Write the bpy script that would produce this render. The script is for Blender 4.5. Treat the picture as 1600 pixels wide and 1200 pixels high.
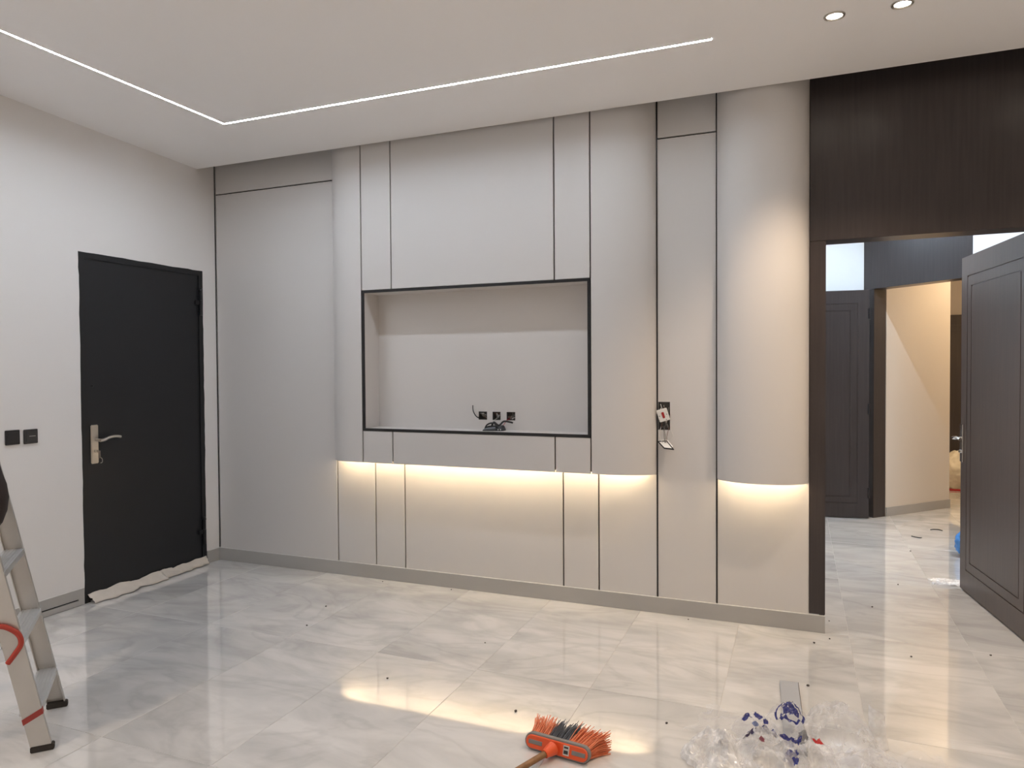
import bpy, bmesh, math, random
from mathutils import Vector, Matrix, noise
random.seed(7)
for o in list(bpy.data.objects): bpy.data.objects.remove(o, do_unlink=True)
scene = bpy.context.scene
C = scene.collection

# ------------------------------------------------------------------ camera
FPX, CAM, YAW, PITCH, ROLL = 1109.24, (4.1388, -4.1989, 1.45), 22.024, 1.2076, -0.3794
def _rot():
    y, p, r = map(math.radians, (YAW, PITCH, ROLL))
    fw = Vector((-math.sin(y)*math.cos(p), math.cos(y)*math.cos(p), -math.sin(p)))
    rt = Vector((math.cos(y), math.sin(y), 0)); up = rt.cross(fw)
    c, s = math.cos(r), math.sin(r)
    rt, up = c*rt + s*up, -s*rt + c*up
    return Matrix((rt, up, -fw)).transposed()
cd = bpy.data.cameras.new('camera'); cam = bpy.data.objects.new('camera', cd); C.objects.link(cam)
cd.sensor_fit = 'HORIZONTAL'; cd.sensor_width = 36.0; cd.lens = FPX/1600*36.0; cd.clip_start = .05
cam.matrix_world = Matrix.Translation(CAM) @ _rot().to_4x4()
scene.camera = cam

# ------------------------------------------------------------------ world, exposure
w = bpy.data.worlds.new('world'); scene.world = w; w.use_nodes = True
w.node_tree.nodes['Background'].inputs[0].default_value = (.8, .85, 1, 1)
w.node_tree.nodes['Background'].inputs[1].default_value = .05
scene.view_settings.view_transform = 'Standard'
scene.view_settings.look = 'None'
scene.view_settings.gamma = 1.0
scene.view_settings.use_curve_mapping = False
scene.view_settings.exposure = 0.66
COOL, COOL_S = (.80, .885, 1.0), 92.0        # ceiling profile
WARM, WARM_S = (1.0, .80, .52), 47.0        # strip behind the panels
SPOTC, SPOT_W = (1.0, .79, .58), 36.0       # downlights in the room
HALLC, HALL_S = (.66, .82, 1.0), 230.0       # hall profile

# ------------------------------------------------------------------ helpers
class MB:
    def __init__(s): s.v = []; s.f = []
    def add(s, vs, fs):
        n = len(s.v); s.v += [tuple(v) for v in vs]; s.f += [tuple(i+n for i in f) for f in fs]; return s
    def box(s, x0, x1, y0, y1, z0, z1):
        return s.add([(x0,y0,z0),(x1,y0,z0),(x1,y1,z0),(x0,y1,z0),(x0,y0,z1),(x1,y0,z1),(x1,y1,z1),(x0,y1,z1)],
                     [(0,3,2,1),(4,5,6,7),(0,1,5,4),(1,2,6,5),(2,3,7,6),(3,0,4,7)])
    def prism(s, poly, z0, z1):                       # poly counter-clockwise in xy
        n = len(poly)
        vs = [(x,y,z0) for x,y in poly] + [(x,y,z1) for x,y in poly]
        return s.add(vs, [tuple(range(n-1,-1,-1)), tuple(range(n,2*n))] + [(i,(i+1)%n,n+(i+1)%n,n+i) for i in range(n)])
    def tube(s, pts, r, n=10, cap=True):
        pts = [Vector(p) for p in pts]; rr = r if isinstance(r,(list,tuple)) else [r]*len(pts)
        t0 = (pts[1]-pts[0]).normalized()
        a = t0.orthogonal().normalized(); rings = []
        for i,p in enumerate(pts):
            t = (pts[min(i+1,len(pts)-1)]-pts[max(i-1,0)]).normalized()
            a = (a - t*a.dot(t)).normalized(); b = t.cross(a)
            rings.append([p + (a*math.cos(2*math.pi*k/n) + b*math.sin(2*math.pi*k/n))*rr[i] for k in range(n)])
        vs = [q for R in rings for q in R]
        fs = [(i*n+k, i*n+(k+1)%n, (i+1)*n+(k+1)%n, (i+1)*n+k) for i in range(len(pts)-1) for k in range(n)]
        if cap: fs += [tuple(range(n-1,-1,-1)), tuple((len(pts)-1)*n+k for k in range(n))]
        return s.add(vs, fs)
    def lathe(s, prof, c=(0,0,0), n=32, axis='z'):
        vs = []; m = len(prof)
        for k in range(n):
            a = 2*math.pi*k/n
            for r,h in prof:
                p = (r*math.cos(a), r*math.sin(a), h)
                if axis == 'y': p = (p[0], p[2], p[1])
                if axis == 'x': p = (p[2], p[0], p[1])
                vs.append((p[0]+c[0], p[1]+c[1], p[2]+c[2]))
        return s.add(vs, [(k*m+i, ((k+1)%n)*m+i, ((k+1)%n)*m+i+1, k*m+i+1) for k in range(n) for i in range(m-1)])
    def relief(s, us, ws, fn, T, mp):
        """a board with holes (None) and sunk cells: fn(u,w) gives the depth below the face"""
        us, ws = sorted(set(us)), sorted(set(ws))
        val = {}
        for i in range(len(us)-1):
            for j in range(len(ws)-1): val[i,j] = fn((us[i]+us[i+1])/2, (ws[j]+ws[j+1])/2)
        def q(a): s.add([mp(*p) for p in a], [(0,1,2,3)])
        for (i,j),d in val.items():
            if d is None: continue
            u0,u1,w0,w1 = us[i],us[i+1],ws[j],ws[j+1]
            q([(u0,w0,d),(u1,w0,d),(u1,w1,d),(u0,w1,d)]); q([(u0,w0,T),(u0,w1,T),(u1,w1,T),(u1,w0,T)])
            for (di,dj),(a,b) in {(-1,0):((u0,w1),(u0,w0)), (1,0):((u1,w0),(u1,w1)), (0,-1):((u0,w0),(u1,w0)), (0,1):((u1,w1),(u0,w1))}.items():
                m = val.get((i+di,j+dj)); m = T if m is None else m
                if m > d: q([(*a,m),(*b,m),(*b,d),(*a,d)])
        return s
    def build(s, name, m, parent=None, off=(0,0,0), bevel=0, smooth=False, seg=2):
        me = bpy.data.meshes.new(name)
        me.from_pydata([(x-off[0],y-off[1],z-off[2]) for x,y,z in s.v], [], s.f)
        bm = bmesh.new(); bm.from_mesh(me)
        bmesh.ops.remove_doubles(bm, verts=bm.verts, dist=1e-5)
        bmesh.ops.recalc_face_normals(bm, faces=bm.faces)
        if bevel:
            es = [e for e in bm.edges if len(e.link_faces) == 2 and e.calc_face_angle(0) > .5]
            bmesh.ops.bevel(bm, geom=es, offset=bevel, segments=seg, affect='EDGES', clamp_overlap=True)
        if smooth:
            for f in bm.faces: f.smooth = True
        bm.to_mesh(me); bm.free()
        if smooth: me.set_sharp_from_angle(angle=math.radians(40))
        me.materials.append(M[m])
        o = bpy.data.objects.new(name, me); C.objects.link(o); o.parent = parent
        return o

def tag(o, label, cat, group=None, kind=None):
    o['label'] = label; o['category'] = cat
    if group: o['group'] = group
    if kind: o['kind'] = kind
    return o
def thing(name, label, cat, loc=(0,0,0), rz=0, group=None, kind=None):
    o = bpy.data.objects.new(name, None); C.objects.link(o)
    o.location = loc; o.rotation_euler = (0,0,rz); o.empty_display_size = .1
    return tag(o, label, cat, group, kind)
def fcurve(pts, n=8):                                  # smooth curve through points
    pts = [Vector(p) for p in pts]; out = []
    for i in range(len(pts)-1):
        p0,p1,p2,p3 = pts[max(i-1,0)],pts[i],pts[i+1],pts[min(i+2,len(pts)-1)]
        for k in range(n):
            t = k/n
            out.append(.5*((2*p1)+(p2-p0)*t+(2*p0-5*p1+4*p2-p3)*t*t+(3*p1-p0-3*p2+p3)*t**3))
    return out + [pts[-1]]

# ------------------------------------------------------------------ materials
M = {}
def nt(name):
    m = bpy.data.materials.new(name); m.use_nodes = True; M[name] = m
    t = m.node_tree; return m, t, t.nodes['Principled BSDF']
def N(t, typ, **kw):
    n = t.nodes.new(typ)
    for k,v in kw.items():
        if k.startswith('i_'): n.inputs[int(k[2:]) if k[2:].isdigit() else k[2:].replace('_',' ')].default_value = v
        else: setattr(n, k, v)
    return n
def mat(name, col, rough=.5, metal=0, var=.06, scale=6, bump=0, bscale=60, stretch=(1,1,1), spec=.5, coat=0):
    m, t, b = nt(name)
    b.inputs['Roughness'].default_value = rough; b.inputs['Metallic'].default_value = metal
    b.inputs['Specular IOR Level'].default_value = spec; b.inputs['Coat Weight'].default_value = coat
    tc = N(t, 'ShaderNodeTexCoord'); mp = N(t, 'ShaderNodeMapping'); mp.inputs['Scale'].default_value = stretch
    t.links.new(tc.outputs['Object'], mp.inputs[0])
    ns = N(t, 'ShaderNodeTexNoise', i_Scale=scale, i_Detail=4.0)
    t.links.new(mp.outputs[0], ns.inputs['Vector'])
    r = N(t, 'ShaderNodeMix', data_type='RGBA')
    r.inputs['A'].default_value = (*[c*(1-var) for c in col],1); r.inputs['B'].default_value = (*[min(1,c*(1+var)) for c in col],1)
    t.links.new(ns.outputs['Fac'], r.inputs['Factor']); t.links.new(r.outputs['Result'], b.inputs['Base Color'])
    if bump:
        n2 = N(t, 'ShaderNodeTexNoise', i_Scale=bscale, i_Detail=3.0); t.links.new(mp.outputs[0], n2.inputs['Vector'])
        bp = N(t, 'ShaderNodeBump', i_Strength=bump, i_Distance=.002)
        t.links.new(n2.outputs['Fac'], bp.inputs['Height']); t.links.new(bp.outputs[0], b.inputs['Normal'])
    return m
def emit(name, col, s):
    m, t, b = nt(name)
    b.inputs['Base Color'].default_value = (*col,1)
    b.inputs['Emission Color'].default_value = (*col,1); b.inputs['Emission Strength'].default_value = s
    return m

mat('paint_white', (.79,.765,.745), .55, var=.02, scale=1.5, bump=.04, bscale=90)
mat('paint_ceiling', (.90,.885,.88), .6, var=.015, scale=1.2, bump=.03, bscale=50)
mat('paint_hall', (.84,.83,.81), .55, var=.02, scale=1.5)
mat('paint_beige', (.70,.64,.57), .5, var=.02, scale=1.5)
mat('laminate', (.62,.595,.575), .42, var=.012, scale=2, bump=.03, bscale=140)
mat('backing_black', (.008,.008,.009), .6)
mat('edge_black', (.006,.006,.007), .35)
mat('niche_inner', (.66,.625,.595), .45, var=.012, scale=2)
mat('skirting', (.40,.385,.365), .3, var=.08, scale=3, stretch=(1,1,3), spec=.5)
mat('skirting_edge', (.6,.59,.57), .3)
mat('wood_dark', (.042,.033,.0315), .30, var=.35, scale=5, stretch=(14,14,.6), bump=.10, bscale=22, spec=.45)
mat('wood_leaf', (.066,.043,.033), .34, var=.35, scale=5, stretch=(14,14,.6), bump=.10, bscale=22, spec=.5)
mat('door_black', (.0085,.0092,.0112), .42, var=.25, scale=2.2, bump=.12, bscale=9, spec=.5)
mat('door_frame_black', (.007,.0075,.009), .4, var=.2)
mat('steel', (.62,.58,.53), .28, metal=1, var=.05)
mat('chrome', (.75,.74,.73), .15, metal=1)
mat('iron_black', (.02,.019,.021), .35, metal=.3)
mat('switch_black', (.014,.014,.017), .3)
mat('switch_grey', (.035,.034,.035), .3)
mat('switch_line', (.35,.33,.3), .4)
mat('plastic_white', (.78,.77,.75), .3)
mat('plastic_red', (.38,.012,.018), .3)
mat('plastic_black', (.012,.012,.014), .3)
mat('box_grey', (.08,.075,.07), .6, var=.4, scale=40)
mat('box_metal', (.33,.31,.27), .4, metal=.6, var=.3, scale=40)
mat('wire_grey', (.16,.15,.14), .5)
mat('wire_white', (.6,.58,.56), .4)
mat('wire_brown', (.16,.09,.07), .4)
mat('aluminium', (.60,.575,.54), .42, metal=.75, var=.12, scale=8, bump=.05, bscale=40)
mat('aluminium_tread', (.68,.69,.69), .35, metal=.6, var=.15, scale=10)
mat('rubber', (.035,.028,.022), .7, var=.4, scale=30)
mat('tape_red', (.36,.045,.035), .5, var=.25, scale=40)
mat('paper', (.62,.56,.49), .75, var=.14, scale=14, bump=.3, bscale=50)
mat('cloth_brown', (.022,.013,.0125), .8, var=.3, scale=30, bump=.3, bscale=200)
mat('broom_orange', (.78,.105,.028), .35, var=.06)
mat('broom_grey', (.22,.21,.20), .45, var=.15, scale=30)
mat('bristle_orange', (.80,.25,.12), .5, var=.25, scale=60)
mat('bristle_grey', (.095,.10,.115), .5, var=.35, scale=60)
mat('stick_wood', (.25,.125,.05), .55, var=.5, scale=12, stretch=(4,4,1), bump=.2, bscale=40)
mat('label_white', (.6,.58,.55), .5)
mat('print_black', (.03,.03,.03), .5)
mat('board_grey', (.37,.38,.40), .4, var=.03)
mat('board_edge', (.07,.06,.055), .6)
mat('cardboard', (.33,.24,.16), .7, var=.1)
mat('sack_white', (.80,.74,.62), .6, var=.12, scale=12, bump=.3, bscale=30)
mat('sack_blue', (.07,.27,.68), .4, var=.25, scale=25, bump=.4, bscale=40)
mat('crumb_dark', (.07,.06,.055), .8, var=.4, scale=80)
mat('rope_red', (.45,.05,.03), .6)
mat('grout', (.55,.53,.50), .6)
emit('led_cool', COOL, COOL_S); emit('led_warm', WARM, WARM_S); emit('lamp_glow', (1,.88,.74), 30); emit('led_hall', HALLC, HALL_S)

# polished marble tile: pale ground, soft grey clouds and thin slanting veins, different on each tile
m, t, b = nt('marble')
tc = N(t,'ShaderNodeTexCoord'); oi = N(t,'ShaderNodeObjectInfo')
mul = N(t,'ShaderNodeMath', operation='MULTIPLY', i_1=37.0); t.links.new(oi.outputs['Random'], mul.inputs[0])
cmb = N(t,'ShaderNodeCombineXYZ'); t.links.new(mul.outputs[0], cmb.inputs[2]); t.links.new(mul.outputs[0], cmb.inputs[0])
ad = N(t,'ShaderNodeVectorMath', operation='ADD'); t.links.new(tc.outputs['Object'], ad.inputs[0]); t.links.new(cmb.outputs[0], ad.inputs[1])
mp = N(t,'ShaderNodeMapping'); mp.inputs['Rotation'].default_value = (0,0,math.radians(-32)); mp.inputs['Scale'].default_value = (.8,1.9,1)
t.links.new(ad.outputs[0], mp.inputs[0])
n1 = N(t,'ShaderNodeTexNoise', i_Scale=1.7, i_Detail=6.0, i_Roughness=.55, i_Distortion=.9); t.links.new(mp.outputs[0], n1.inputs['Vector'])
r1 = N(t,'ShaderNodeValToRGB'); r1.color_ramp.elements[0].position=.26; r1.color_ramp.elements[1].position=.62
r1.color_ramp.elements[0].color=(.50,.495,.485,1); r1.color_ramp.elements[1].color=(.72,.705,.685,1)
t.links.new(n1.outputs['Fac'], r1.inputs[0])
n2 = N(t,'ShaderNodeTexNoise', i_Scale=1.3, i_Detail=5.0, i_Distortion=1.6); t.links.new(mp.outputs[0], n2.inputs['Vector'])
s2 = N(t,'ShaderNodeMath', operation='SUBTRACT', i_1=.5); t.links.new(n2.outputs['Fac'], s2.inputs[0])
a2 = N(t,'ShaderNodeMath', operation='ABSOLUTE'); t.links.new(s2.outputs[0], a2.inputs[0])
r2 = N(t,'ShaderNodeValToRGB'); r2.color_ramp.elements[0].position=0; r2.color_ramp.elements[1].position=.06
r2.color_ramp.elements[0].color=(.72,.72,.72,1); r2.color_ramp.elements[1].color=(1,1,1,1); t.links.new(a2.outputs[0], r2.inputs[0])
mx = N(t,'ShaderNodeMix', data_type='RGBA', blend_type='MULTIPLY'); mx.inputs['Factor'].default_value=.38
t.links.new(r1.outputs[0], mx.inputs['A']); t.links.new(r2.outputs[0], mx.inputs['B']); t.links.new(mx.outputs['Result'], b.inputs['Base Color'])
b.inputs['Coat Weight'].default_value=.7; b.inputs['Coat Roughness'].default_value=.03; b.inputs['Roughness'].default_value=.055; b.inputs['Specular IOR Level'].default_value=1.0
n3 = N(t,'ShaderNodeTexNoise', i_Scale=5.0, i_Detail=2.0); t.links.new(ad.outputs[0], n3.inputs['Vector'])
bp = N(t,'ShaderNodeBump', i_Strength=.10, i_Distance=.002); t.links.new(n3.outputs['Fac'], bp.inputs['Height']); t.links.new(bp.outputs[0], b.inputs['Normal'])

def film(name, haze, tint=(.93,.94,.95), prints=()):
    """thin clear plastic film; prints = (x, y, radius, colour, ring) flat ink marks in object space"""
    m, t, b = nt(name); out = t.nodes['Material Output']
    b.inputs['Base Color'].default_value=(*tint,1); b.inputs['Roughness'].default_value=.16; b.inputs['Specular IOR Level'].default_value=.7
    tc = N(t,'ShaderNodeTexCoord')
    tr = N(t,'ShaderNodeBsdfTransparent'); tr.inputs[0].default_value=(.97,.97,.98,1)
    ns = N(t,'ShaderNodeTexNoise', i_Scale=14.0, i_Detail=3.0); t.links.new(tc.outputs['Object'], ns.inputs['Vector'])
    mr = N(t,'ShaderNodeMapRange', i_1=.35, i_2=.65, i_3=haze*.6, i_4=min(1,haze*1.4)); t.links.new(ns.outputs['Fac'], mr.inputs[0])
    fac = mr.outputs[0]; col = None
    if prints:
        sp = N(t,'ShaderNodeSeparateXYZ'); t.links.new(tc.outputs['Object'], sp.inputs[0])
        wn = N(t,'ShaderNodeTexNoise', i_Scale=55.0, i_Detail=2.0); t.links.new(tc.outputs['Object'], wn.inputs['Vector'])
        cur = None
        for x,y,r,c,ring in prints:
            cx = N(t,'ShaderNodeCombineXYZ', i_0=x, i_1=y, i_2=0.0); fl = N(t,'ShaderNodeCombineXYZ')
            t.links.new(sp.outputs[0], fl.inputs[0]); t.links.new(sp.outputs[1], fl.inputs[1])
            ds = N(t,'ShaderNodeVectorMath', operation='DISTANCE'); t.links.new(cx.outputs[0], ds.inputs[0]); t.links.new(fl.outputs[0], ds.inputs[1])
            dn = N(t,'ShaderNodeMath', operation='DIVIDE', i_1=r); t.links.new(ds.outputs['Value'], dn.inputs[0])
            wob = N(t,'ShaderNodeMath', operation='MULTIPLY_ADD', i_1=.9, i_2=-.45); t.links.new(wn.outputs['Fac'], wob.inputs[0])
            w2 = N(t,'ShaderNodeMath', operation='ADD'); t.links.new(dn.outputs[0], w2.inputs[0]); t.links.new(wob.outputs[0], w2.inputs[1])
            core = N(t,'ShaderNodeMath', operation='LESS_THAN', i_1=.62); t.links.new(w2.outputs[0], core.inputs[0])
            res = core
            if ring:
                rg = N(t,'ShaderNodeMath', operation='COMPARE', i_1=1.0, i_2=.08); t.links.new(dn.outputs[0], rg.inputs[0])
                res = N(t,'ShaderNodeMath', operation='MAXIMUM'); t.links.new(core.outputs[0], res.inputs[0]); t.links.new(rg.outputs[0], res.inputs[1])
            mc = N(t,'ShaderNodeMix', data_type='RGBA'); mc.inputs['B'].default_value=(*c,1)
            if cur is None: mc.inputs['A'].default_value=(*tint,1)
            else: t.links.new(cur, mc.inputs['A'])
            t.links.new(res.outputs[0], mc.inputs['Factor']); cur = mc.outputs['Result']
            mxm = N(t,'ShaderNodeMath', operation='MAXIMUM'); t.links.new(fac, mxm.inputs[0]); t.links.new(res.outputs[0], mxm.inputs[1]); fac = mxm.outputs[0]
        t.links.new(cur, b.inputs['Base Color'])
    ms = N(t,'ShaderNodeMixShader'); t.links.new(fac, ms.inputs[0]); t.links.new(tr.outputs[0], ms.inputs[1]); t.links.new(b.outputs[0], ms.inputs[2])
    t.links.new(ms.outputs[0], out.inputs[0])
INK = (.02,.025,.16); RED = (.42,.02,.02)

# ------------------------------------------------------------------ room dimensions (metres)
XR, YF = 6.6, -6.4                       # right wall, wall behind the camera
CE, CZ, CS = .165, 2.9457, .0389         # ceiling: edge in front of panel wall, height there, fall
ZT = 3.12                                # panels run up behind the ceiling edge
def cz(y): return CZ + CS*(-y-CE)
WE = 4.272                               # end of panel wall / left side of doorway
JX = 4.19                                # where the dark cladding starts
DX1 = 5.29                               # right side of doorway
HH = 2.13                                # doorway height
WT = .15                                 # wall thickness
HB = .095                                # skirting height
SK = .012                                # skirting thickness

# ------------------------------------------------------------------ floor with tiles
fl = MB().box(-.2, 7.3, YF-.1, 6.3, -.06, -.0015).build('floor', 'grout')
tag(fl, 'polished white marble tiled floor running from the room into the hall', 'floor', kind='structure')
TW, TL, G = .5635, 1.112, .0016
tb = MB().box(G/2, TW-G/2, G/2, TL-G/2, -.012, 0)
t0 = tb.build('tile', 'marble', fl, bevel=.0006, seg=1); tile_mesh = t0.data
first = True
for i in range(-8, 6):
    for j in range(-6, 6):
        x, y = 4.39+i*TW, j*TL-.002
        if x+TW < -.1 or x > 7.0 or y+TL < YF or y > 6.1: continue
        if y > .1 and x+TW < 3.0: continue
        o = t0 if first else t0.copy()
        if not first: C.objects.link(o)
        o.parent = fl; o.location = (x, y, random.uniform(0,.0003)); first = False

# ------------------------------------------------------------------ walls, ceiling
DY0, DY1, DH = -1.112, -.135, 2.193     # black door in the left wall
wl = MB().relief([YF-.1, DY0, DY1, WT], [0, DH, ZT], lambda u,v: None if DY0<u<DY1 and v<DH else 0, .14, lambda u,v,d:(-d,u,v)).build('wall_left','paint_white')
tag(wl, 'white painted wall holding the black steel door', 'wall', kind='structure')
wf = MB().box(-.14, XR+.14, YF-.14, YF, 0, 3.4).build('wall_front','paint_white'); tag(wf, 'white wall behind the viewer', 'wall', kind='structure')
wr = MB().box(XR, XR+.14, YF, WT, 0, 3.4).build('wall_right','paint_white'); tag(wr, 'white wall far beyond the doorway side', 'wall', kind='structure')
ce = MB().add([(0,-CE,cz(-CE)),(XR,-CE,cz(-CE)),(XR,YF,cz(YF)),(0,YF,cz(YF)),(0,-CE,cz(-CE)+.05),(XR,-CE,cz(-CE)+.05),(XR,YF,cz(YF)+.05),(0,YF,cz(YF)+.05)],
     [(0,1,2,3),(4,7,6,5),(0,4,5,1),(1,5,6,2),(2,6,7,3),(3,7,4,0)]).build('ceiling','paint_ceiling')
tag(ce, 'plain off white plaster ceiling of the room', 'ceiling', kind='structure')
cu = MB().box(-.14, XR+.14, -.5, WT, ZT, ZT+.05).build('ceiling_recess','backing_black'); tag(cu, 'dark recess above the panels behind the ceiling edge', 'ceiling', kind='structure')

# panel wall: black backing with a hole for the niche, panels with open joints in front
J1,J2,J3,J4,J5,J6,J7,JR = 1.099,1.4144,1.6476,2.7789,3.0062,3.3635,3.7024,JX
FD = .13                                # how far the television fascia stands off
NX0,NX1,NZ0,NZ1 = 1.402,2.995,1.039,1.985  # niche, outside of black edging
wb = MB().relief([0,NX0,NX1,JX], [0,NZ0,NZ1,ZT], lambda u,v: None if NX0<u<NX1 and NZ0<v<NZ1 else 0, .05, lambda u,v,d:(u,.016+d,v)).build('wall_back','backing_black')
tag(wb, 'panelled wall of warm grey boards with thin black joints', 'wall', kind='structure')
hw = MB().box(-.14, JX, .10, WT, 0, ZT).build('wall_back_core','paint_hall'); hw.parent = wb
GAP = .009; PT = .0155
def panel(x0, x1, z0, z1, holes=()):
    us = [x0+GAP/2, x1-GAP/2]; ws = [z0, z1]
    for a,b,c,d in holes: us += [a,b]; ws += [c,d]
    fn = lambda u,v: None if any(a<u<b and c<v<d for a,b,c,d in holes) else 0
    return MB().relief(us, ws, fn, PT, lambda u,v,d:(u,d,v)).build('panel','laminate',wb, bevel=0 if holes else .0012, seg=1)
HJ = 2.7901; LZ = .955
BOX = (3.369,3.438,1.086,1.251)
panel(0+GAP, J1, HB-.03, HJ-GAP/2); panel(0+GAP, J1, HJ+GAP/2, ZT)
for a,b in ((J1,J2),(J2,J3),(J3,J4),(J4,J5),(J5,J6)): panel(a, b, HB-.03, LZ)
panel(J6, J7, HB-.03, HJ-GAP/2, (BOX,)); panel(J6, J7, HJ+GAP/2, ZT)
panel(J7, JR+GAP/2, HB-.03, LZ)

# skirting
def skirt(name, bm, label, edge):
    o = bm.build(name,'skirting', bevel=.001, seg=1); tag(o, label, 'baseboard', kind='structure')
    e = edge.build('top_edge','skirting_edge', o); return o
skirt('baseboard_back', MB().box(0, WE, -SK, -.0005, .0005, HB-.002), 'grey tile skirting along the foot of the panelled wall', MB().box(0, WE, -SK, 0, HB-.002, HB))
skirt('baseboard_left', MB().box(0.0005, SK, DY1+.006, -SK, .0005, HB-.002), 'short grey skirting piece between black door and room corner', MB().box(0, SK, DY1+.006, -SK, HB-.002, HB))
SL0, SL1 = .034, .043
sb = MB().relief([YF, -1.165, DY0-.012], [.003, SL0, SL1, .103], lambda u,v: .009 if SL0<v<SL1 and u<-1.165 else 0, SK, lambda u,v,d:(SK-d,u,v))
sl_ = skirt('baseboard_left', sb, 'grey skirting with a long groove, behind the ladder', MB().box(0, SK, YF, DY0-.012, .103, .105))
MB().box(.0032,.0036,YF,-1.166,SL0,SL1).build('slot_shade','edge_black',sl_)  # black strip laid in the groove to paint its shade
skirt('baseboard_right', MB().box(XR-SK, XR-.0005, YF, 0, .0005, HB), 'grey skirting along the far side wall', MB().box(XR-SK, XR, YF, 0, HB, HB+.002))

# ------------------------------------------------------------------ dark portal around the doorway
tr = thing('trim_1', 'dark brown wood cladding above and beside the open doorway', 'door surround', (JX,0,0), kind='structure')
O1 = (JX,0,0)
MB().box(JX+.001, WE, -.004, WT+.004, HB+.004, HH).build('jamb','wood_dark',tr,O1,bevel=.0015)
MB().box(DX1, DX1+.08, -.004, WT+.004, 0, HH).build('jamb','wood_dark',tr,O1,bevel=.0015)
MB().box(JX+.001, DX1+.08, -.004, WT+.004, HH+.0015, ZT).build('header_panel','wood_dark',tr,O1,bevel=.0015)
MB().box(WE-.03, WE-.003, .0, WT, 0, HB+.004).build('jamb_foot','wood_dark',tr,O1)
skirt('baseboard_back', MB().box(DX1+.081, XR-SK, -SK, -.0005, .0005, HB-.002), 'grey skirting past the dark doorway', MB().box(DX1+.081, XR-SK, -SK, 0, HB-.002, HB))
ws2 = MB().box(DX1+.081, XR+.14, 0, WT, 0, ZT).build('wall_back','paint_white'); tag(ws2, 'white wall past the dark doorway', 'wall', kind='structure')

# ------------------------------------------------------------------ black steel door in the left wall
d1 = thing('door_1', 'closed black steel door with a steel lever handle', 'door', (0,(DY0+DY1)/2,0), kind='structure'); OD=(0,(DY0+DY1)/2,0)
def rough_frame():
    mb = MB(); n = 46; w_ = .034
    path = [(DY0, DH*k/n) for k in range(n)] + [(DY0+(DY1-DY0)*k/22, DH) for k in range(22)] + [(DY1, DH*(1-k/n)) for k in range(n+1)]
    vs = []
    for k,(y,z) in enumerate(path):
        jit = .004*noise.noise((k*.33,1.7,0)) + .003*noise.noise((k*.9,5,0))
        sy = -1 if y == DY0 else (1 if y == DY1 else 0); sz = 1 if abs(z-DH) < 1e-6 else 0
        if k == n: sy, sz = -1, 1
        if k == n+22: sy, sz = 1, 1
        yo, zo = y+sy*(.003+jit), z+sz*(.003+jit); yi, zi = y-sy*w_, z-sz*w_
        vs += [(.0035,yo,max(zo,0)),(.0035,yi,max(zi,0)),(-.03,yi,max(zi,0)),(-.03,yo,max(zo,0))]
    fs = []
    for k in range(len(path)-1):
        for q in range(4): fs.append((k*4+q,(k+1)*4+q,(k+1)*4+(q+1)%4,k*4+(q+1)%4))
    return mb.add(vs, fs)
rough_frame().build('frame','door_frame_black',d1,OD)
MB().box(-.05,-.004, DY0+.028, DY1-.026, .006, DH-.03).build('leaf','door_black',d1,OD,bevel=.003)
pl_ = MB().box(-.004,.006, -1.056,-1.003, .868,1.114).build('handle_plate','steel',d1,OD,bevel=.006,seg=3)
MB().tube([(.004,-1.022,1.018),(.052,-1.022,1.018)],.0095,14).build('lever_neck','steel',pl_,smooth=True,off=OD)
MB().tube(fcurve([(.05,-1.030,1.016),(.052,-1.0,1.019),(.054,-.965,1.031),(.054,-.925,1.035),(.052,-.884,1.028)]),[.0105]*12+[.0095]*21,12).build('lever','steel',pl_,smooth=True,off=OD)
MB().lathe([(0,.012),(.009,.012),(.010,.006),(.010,0)],(.004,-1.028,.948),18,'x').build('lock_cylinder','steel',pl_,smooth=True,off=OD)
MB().box(.015,.034,-1.0295,-1.0265,.940,.956).box(.03,.05,-1.0292,-1.0268,.905,.952).build('key','steel',pl_,off=OD,bevel=.001,seg=1)
MB().tube(fcurve([(.04,-1.028,.912),(.046,-1.015,.90),(.042,-1.010,.878),(.036,-1.018,.872)]),.0022,8).build('key_ring','steel',pl_,off=OD,smooth=True)
MB().lathe([(0,.004),(.006,.004),(.009,.002),(.010,-.004)],(-.003,-1.034,1.361),18,'x').build('peephole','iron_black',d1,OD,smooth=True)
for z in (1.955,.245):
    hg = MB().tube([(.014,-.158,z-.09),(.014,-.158,z+.02)],.0115,14).tube([(.014,-.158,z+.022),(.014,-.158,z+.10)],.0085,14).build('hinge','iron_black',d1,OD,smooth=True)
    MB().lathe([(0,.016),(.005,.014),(.009,.006),(.012,0),(.013,-.006)],(.014,-.158,z+.10),14).build('finial','iron_black',hg,OD,smooth=True)
    MB().box(-.004,.010,-.205,-.150,z-.012,z+.018).build('hinge_strap','iron_black',hg,OD,bevel=.002)

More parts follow.
